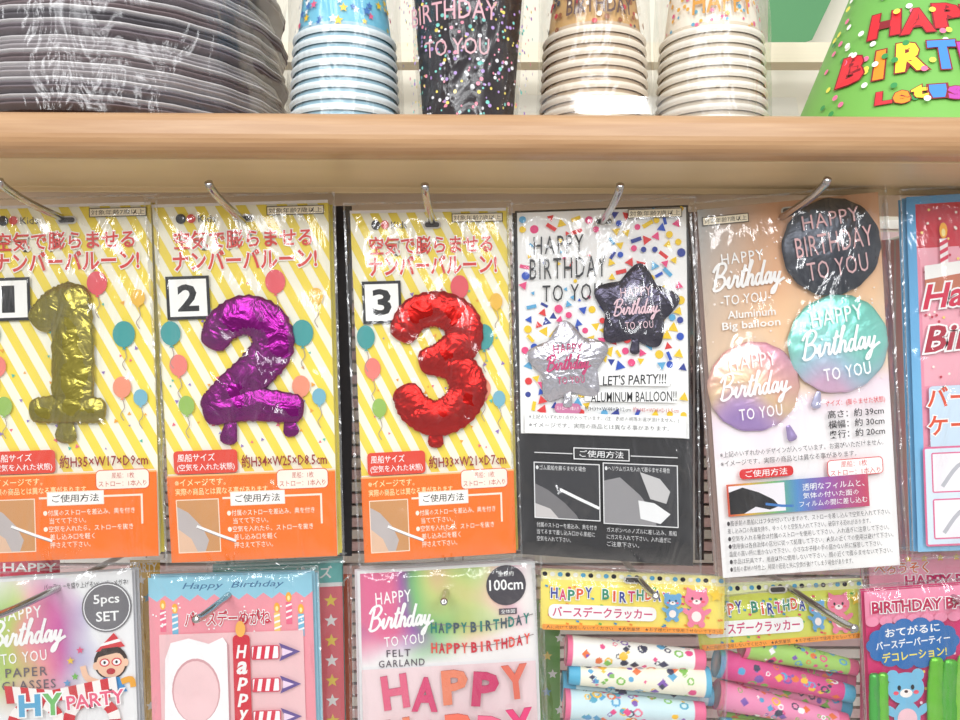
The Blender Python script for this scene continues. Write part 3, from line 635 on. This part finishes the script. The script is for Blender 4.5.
# ================= hooks
def tube3(s,pts,r,n=12,col=(180,175,170)):
    p=[Vector(q) for q in catmull(pts,5)]
    V=[];F=[]
    for i,q in enumerate(p):
        t=(p[min(len(p)-1,i+1)]-p[max(0,i-1)]).normalized(); a=t.cross(Vector((1,0,0.01))).normalized(); b=t.cross(a)
        rr=r if i<len(p)-1 else r*0.5
        for k in range(n):
            w=2*math.pi*k/n; V.append(tuple(q+a*rr*math.cos(w)+b*rr*math.sin(w)))
    for i in range(len(p)-1):
        for k in range(n): F.append((i*n+k,i*n+(k+1)%n,(i+1)*n+(k+1)%n,(i+1)*n+k))
    F.append(tuple(range(n))); F.append(tuple((len(p)-1)*n+k for k in range(n)))
    s.add(V,F,[lin(col)]*len(V),0,True)
def hook(px,py,y0=0.0,dz=0.013,L=0.112,dx=0.0):
    x,_,z=P(px,py,y0); s=Sheet('peg_hook',None)
    tube3(s,[(x,0.285,z-0.002),(x,0.12,z-0.002),(x,y0,z),(x+dx*0.5,y0-L*0.6,z+dz*0.35),(x+dx,y0-L*0.92,z+dz*0.8),(x+dx,y0-L,z+dz*1.15)],0.0036)
    tube3(s,[(x-0.012,0.284,z+0.012),(x-0.012,0.284,z-0.03)],0.002); tube3(s,[(x+0.012,0.284,z+0.012),(x+0.012,0.284,z-0.03)],0.002); tube3(s,[(x-0.014,0.284,z),(x+0.014,0.284,z)],0.002)
    s.build(mats=[M_CHROME])
hook(62,218); hook(244,220); hook(432,222); hook(602,222); hook(782,217,-0.004); hook(985,212)
hook(58,588,YB,0.006,0.12); hook(228,596,YB,0.006,0.10); hook(446,592,YB-0.004,0.004,0.05); hook(638,578,YB,0.006,0.09); hook(795,592,YB,0.006,0.14); hook(950,596,YB,0.006,0.12)
# ================= shelf
def prism(name,prof,xl,xr,dyl,dyr,mat,nseg=1):
    n=len(prof); V=[(xl,y+dyl,z) for y,z in prof]+[(xr,y+dyr,z) for y,z in prof]
    F=[tuple(range(n)),tuple(range(2*n-1,n-1,-1))]+[(i,(i+1)%n,n+(i+1)%n,n+i) for i in range(n)]
    me=bpy.data.meshes.new(name); me.from_pydata(V,[],F); me.materials.append(mat)
    o=bpy.data.objects.new(name,me); scene.collection.objects.link(o)
    bv=o.modifiers.new('b','BEVEL'); bv.width=0.0012; bv.segments=2; bv.limit_method='ANGLE'
    return o
ZT=CZ+0.208; ZB=CZ+0.174
prof=[(0.16,ZT)]
for k in range(7):
    a=math.radians(90+k*15); prof.append((-0.135+0.012*math.cos(a)-0.0,ZT-0.012+0.012*math.sin(a)))
for k in range(7):
    a=math.radians(180+k*15); prof.append((-0.133+0.014*math.cos(a),ZB+0.014+0.014*math.sin(a)))
prof+=[(-0.118,ZB),(-0.118,ZB+0.004),(0.16,ZB+0.004)]
sh=empty('display_shelf')
o=prism('wood_board',prof,-1.0,1.0,-0.012,0.026,M_WOOD); o.parent=sh
M_UNDER=flat('cream_metal',(220,192,148),0.35)
o=prism('shelf_underside_tray',[(-0.117,ZB+0.0035),(0.16,ZB+0.0035),(0.16,ZB-0.001),(0.0,ZB-0.001),(0.0,ZB-0.007),(-0.004,ZB-0.007),(-0.004,ZB-0.001),(-0.117,ZB-0.001)],-1.0,1.0,-0.012,0.026,M_UNDER); o.parent=sh
def box(name,a,b,mat,parent=None):
    x0,y0,z0=a;x1,y1,z1=b
    V=[(x0,y0,z0),(x1,y0,z0),(x1,y1,z0),(x0,y1,z0),(x0,y0,z1),(x1,y0,z1),(x1,y1,z1),(x0,y1,z1)]
    F=[(0,1,2,3),(4,5,6,7),(0,1,5,4),(1,2,6,5),(2,3,7,6),(3,0,4,7)]
    me=bpy.data.meshes.new(name); me.from_pydata(V,[],F); me.materials.append(mat)
    o=bpy.data.objects.new(name,me); scene.collection.objects.link(o)
    if parent:o.parent=parent
    return o
M_WALL=flat('cream_panel',(226,220,204),0.6); M_SL=flat('pink_reflection_slat',(238,208,208),0.4); M_SL2=flat('grey_slat',(246,242,234),0.4)  # pink slats carry the reflection of pink goods as painted colour
box('wall_back',(-1.6,0.33,0),(1.6,0.37,2.6),M_WALL)
g=empty('slatwall_rack')
i=0; z=0.5
while z<ZT-0.03:
    box('slat',(-1.2,0.29,z),(1.2,0.305,z+0.012),[M_SL,M_SL2][i%2],g); z+=0.016; i+=1
box('upright',(-0.56,0.306,0.0),(-0.53,0.325,1.9),M_UNDER,g); box('upright',(0.60,0.306,0.0),(0.63,0.325,1.9),M_UNDER,g)
M_FLOOR=flat('vinyl_floor',(200,195,188),0.3); box('floor',(-3,-4,-0.02),(3,0.37,0),M_FLOOR)
g2=empty('upper_back_rail'); box('rail',(-1.2,0.22,CZ+0.375),(1.2,0.25,CZ+0.40),flat('cream_rail',(234,222,196),0.4),g2)
gb=Sheet('green_sign_board',pix(0.28)); gb.poly([(775,-60),(860,-60),(812,40),(800,44),(768,44),(768,-20)],(80,140,90)); gb.build()
# ================= cups
def cone_map(cx,cy,ztop,rtop,slope):
    def f(u,v,h):
        a=math.radians(u); r=rtop+slope*v+h; return (cx+r*math.sin(a),cy-r*math.cos(a),ztop-v)
    return f
def lathe(s,cx,cy,prof,cf,n=48,mat=0,wave=0,wn=24):
    V=[];C=[];F=[]
    for j,(r,z) in enumerate(prof):
        for i in range(n):
            a=2*math.pi*i/n; w=1+wave*math.sin(a*wn)
            V.append((cx+r*w*math.sin(a),cy-r*w*math.cos(a),z)); C.append(lin(cf(j,i)))
    for j in range(len(prof)-1):
        for i in range(n): F.append((j*n+i,j*n+(i+1)%n,(j+1)*n+(i+1)%n,(j+1)*n+i))
    s.add(V,F,C,mat,True)
def wrap(parent,cx,cy,r,z0,z1,seed,rt=None,amp=0.004):
    s=Sheet('clear_wrap',None); n=60;m=24;V=[];F=[]
    for j in range(m+1):
        z=z0+(z1-z0)*j/m
        for i in range(n):
            a=2*math.pi*i/n; rr=r+((rt or r)-r)*j/m
            rr+=0.003+amp*noise.noise(Vector((math.cos(a)*2.5+seed,math.sin(a)*2.5,z*22)))
            V.append((cx+rr*math.sin(a),cy-rr*math.cos(a),z))
    for j in range(m):
        for i in range(n): F.append((j*n+i,j*n+(i+1)%n,(j+1)*n+(i+1)%n,(j+1)*n+i))
    s.add(V,F,[(1,1,1)]*len(V),0,True); s.build(parent,mats=[M_BAG2])
def cups(cpx,halfpx,rimc,midc,bodyc,deco,seed,nr=9,pitch=0.0100):
    yc=-0.058; k=(D+yc)/D; cx=(cpx-480)*S*k; r=halfpx*S*k; e=empty('paper_cup_stack'); s=Sheet('cups',None)
    for i in range(nr):
        z=ZT+0.001+i*pitch; rr=r*(1-0.010*i)
        prof=[(rr-0.001,z)]+[(rr-0.002+0.0028*math.cos(t),z+0.0032+0.0030*math.sin(t)) for t in (-1.2,-0.6,0,0.6,1.2)]+[(rr-0.003,z+0.0066),(rr-0.0035,z+pitch)]
        lathe(s,cx,yc,prof,lambda j,i_:rimc if 0<j<6 else midc)  # midc: cup wall tone with the shade between rims painted in
    zt=ZT+0.001+nr*pitch; rb=r*(1-0.010*nr)-0.003
    lathe(s,cx,yc,[(rb,zt-0.006),(rb*0.76,zt+0.075),(rb*0.75,zt+0.0755),(rb*0.72,zt+0.072),(0.0005,zt+0.072)],lambda j,i_:bodyc)
    s.map=cone_map(cx,yc,zt+0.075,rb*0.76,rb*0.24/0.081); s.h=0.0006; deco(s); s.build(e)
    wrap(e,cx,yc,r+0.0002,ZT+0.001,ZT+0.19,seed,r*0.92,0.002)
def deco1(s):
    R=random.Random(2)
    for k in range(80):
        u,v=R.uniform(-80,80),R.uniform(0.01,0.076); c=R.choice([(240,200,40),(230,90,130),WHITE,(50,110,180)]); r=R.uniform(0.0025,0.005)
        s.poly([(u+(r if q%2==0 else r*0.45)/0.045*57*math.sin(q*math.pi/5),v-(r if q%2==0 else r*0.45)*math.cos(q*math.pi/5)) for q in range(10)],c)
def deco2(s):
    R=random.Random(4)
    for k in range(120):
        u,v=R.uniform(-85,85),R.uniform(0.01,0.078); q=R.uniform(0.7,1.5); s.ell(u,v,2.6*q,0.002*q,R.choice([(150,90,50),(250,240,220),(200,60,70),(60,60,70)]),10)
    s.T('BIRTHDAY',-40,0.052,40,0.068,(90,60,50),off=0.01)
def deco3(s):
    R=random.Random(5)
    for k in range(110):
        u,v=R.uniform(-85,85),R.uniform(0.01,0.078); q=R.uniform(0.7,1.5); s.ell(u,v,2*q,0.0016*q,R.choice([(230,170,60),(226,100,140),(100,170,200)]),10)
    s.T('HAPPY',-36,0.046,36,0.068,(216,150,50),off=0.01)
cups(345,55,(230,240,242),(160,196,210),(112,190,216),deco1,1)
cups(594,55,(238,226,206),(200,174,144),(206,162,100),deco2,2)
cups(711,55,(242,236,222),(216,200,176),(240,232,214),deco3,3)
e=empty('paper_tumbler'); yc=-0.058;k=(D+yc)/D; cx=(467-480)*S*k+0.001; s=Sheet('tumbler',None)
r0=0.041;r1=0.053; H=0.165
lathe(s,cx,yc,[(r0-0.002,ZT+0.001),(r0,ZT+0.002),(r1,ZT+H),(r1+0.002,ZT+H+0.001),(r1+0.002,ZT+H+0.005),(r1-0.001,ZT+H+0.005),(r0-0.002,ZT+0.006),(0.0005,ZT+0.005)],lambda j,i:(54,50,58))
s.map=cone_map(cx,yc,ZT+H,r1,(r0-r1)/H); s.h=0.0005
R=random.Random(9)
for k_ in range(520):
    u,v=R.uniform(-88,88),R.uniform(0.01,0.16); q=R.uniform(0.7,1.5); s.ell(u,v,1.3*q,0.0012*q,R.choice([(240,150,170),(130,210,200),(240,220,110),(230,230,235),(180,150,210)]),8)
s.T('HAPPY',-38,0.034,14,0.048,(210,166,172)); s.T('BIRTHDAY',-50,0.064,24,0.080,(216,166,174)); s.T('TO YOU',-36,0.096,18,0.110,(210,166,172))
s.build(e); wrap(e,cx,yc,r0+0.001,ZT+0.001,ZT+0.19,7,r1,0.002)
# party hat
e=empty('party_hat'); cx=(905-480)*S; yc=-0.003; s=Sheet('hat',None); rB=0.116; HH=0.285
lathe(s,cx,yc,[(rB,ZT+0.001)]+[(rB*(1-t/20)+0.0005,ZT+0.001+HH*t/20) for t in range(1,21)],lambda j,i:mix((124,186,84),(104,170,84),j/20),64)
s.map=cone_map(cx,yc,ZT+0.001+HH,0.0005,rB/HH); s.h=0.0008
R=random.Random(12)
for k_ in range(150):
    v=R.uniform(0.06,0.28); u=R.uniform(-85,85); r=0.0035; s.ell(u,v,r/(v*rB/HH)*57.3*0.8,r*0.8,R.choice([(240,230,90),(60,150,80),(240,120,160),(250,250,240)]),10)
cols_=[(226,50,60),(250,150,40),(250,225,60),(70,140,220),(190,70,170),(240,90,140)]
def wordarc(t,v0,v1,u0,u1,single=None):
    n=len(t); w=(u1-u0)/n
    for i,ch in enumerate(t):
        if ch!=' ': s.T(ch,u0+i*w,v0+0.002*math.sin(i*2),u0+(i+1)*w-0.3,v1+0.002*math.sin(i*2),single or cols_[i%6],off=0.05,out=(140,30,40),oo=0.03)
s.h=0.0022; wordarc('HAPPY',0.170,0.196,-50,50,(224,40,50)); s.h=0.0022; wordarc('BIRTHDAY',0.208,0.238,-64,64); s.h=0.0022; wordarc("Let's Party",0.253,0.266,-40,44)
s.build(e)
# plates stack
e=empty('paper_plate_stack'); s=Sheet('plates',None); cx=(114-480)*S; yc=0.03; 
R=random.Random(8)
for i in range(13):
    z=ZT+0.002+i*0.0125; r=0.163+R.uniform(-0.008,0.005)-0.0008*i
    c=R.choice([(118,106,112),(96,88,96),(150,140,142),(112,94,96),(172,164,166),(84,78,84)]); ex=cx+R.uniform(-0.004,0.004)
    for q in range(3):
        zz=z+q*0.0035; 
        lathe(s,ex,yc,[(0.001,zz),(r*0.66,zz),(r*0.80,zz+0.006),(r+q*0.0008,zz+0.0085),(r+0.001,zz+0.0098),(r*0.80,zz+0.0075),(0.001,zz+0.001)],lambda j,i_:(205,200,200) if j in(3,4) and q==2 else mix(c,(60,55,60),0.12*q),96,0,0.006,22)
s.build(e); wrap(e,cx,yc,0.167,ZT+0.001,ZT+0.17,11,0.158,0.009)
# tilted clear price-rail lip along the front of the shelf
ac=Sheet('acrylic_shelf_divider',None); z0=ZT+0.0005
x0=P(516,0,-0.128)[0];x1=P(800,0,-0.128)[0]
V=[(x0,-0.134,z0),(x1,-0.126,z0),(x1,-0.120,z0+0.017),(x0,-0.128,z0+0.017),(x0,-0.1325,z0),(x1,-0.1245,z0),(x1,-0.1185,z0+0.017),(x0,-0.1265,z0+0.017)]
ac.add(V,[(0,1,2,3),(4,5,6,7),(3,2,6,7),(0,3,7,4),(1,2,6,5)],[(1,1,1)]*8,0); ac.build(mats=[M_ACR])
# ================= lights
def area(name,loc,size,sy,power,target,col=(0.97,0.985,1.0)):
    l=bpy.data.lights.new(name,'AREA'); l.shape='RECTANGLE'; l.size=size; l.size_y=sy; l.energy=power; l.color=col
    o=bpy.data.objects.new(name,l); o.location=loc; scene.collection.objects.link(o)
    d=Vector(target)-Vector(loc); o.rotation_euler=d.to_track_quat('-Z','Y').to_euler(); return o
area('ceiling_light',(-0.8,-2.0,2.75),0.25,2.2,26,(0,0,1.2)); area('ceiling_light',(0.8,-2.0,2.75),0.25,2.2,26,(0,0,1.2))
area('ceiling_light',(0,-3.0,2.3),2.4,0.35,32,(0,0,1.3))
w=bpy.data.worlds.new('store'); scene.world=w; w.use_nodes=True; nt=w.node_tree; bgn=nt.nodes['Background']
tc=nt.nodes.new('ShaderNodeTexCoord'); sp=nt.nodes.new('ShaderNodeSeparateXYZ'); rr=nt.nodes.new('ShaderNodeValToRGB'); mr=nt.nodes.new('ShaderNodeMapRange')
mr.inputs['From Min'].default_value=-1; mr.inputs['From Max'].default_value=1
nt.links.new(tc.outputs['Generated'],sp.inputs[0]); nt.links.new(sp.outputs['Z'],mr.inputs['Value']); nt.links.new(mr.outputs['Result'],rr.inputs['Fac']); nt.links.new(rr.outputs['Color'],bgn.inputs['Color'])
el=rr.color_ramp.elements; el[0].position=0.25; el[0].color=(0.62,0.615,0.61,1); el[1].position=0.8; el[1].color=(0.97,0.985,1.0,1)
bgn.inputs['Strength'].default_value=0.74
# ================= camera
cam=bpy.data.cameras.new('camera'); co=bpy.data.objects.new('camera',cam); co.location=(0,-D,CZ); co.rotation_euler=(math.radians(90),0,0)
cam.sensor_width=36; cam.lens=36*D/0.96; cam.clip_start=0.01; scene.collection.objects.link(co); scene.camera=co
print('objs',len(bpy.data.objects))
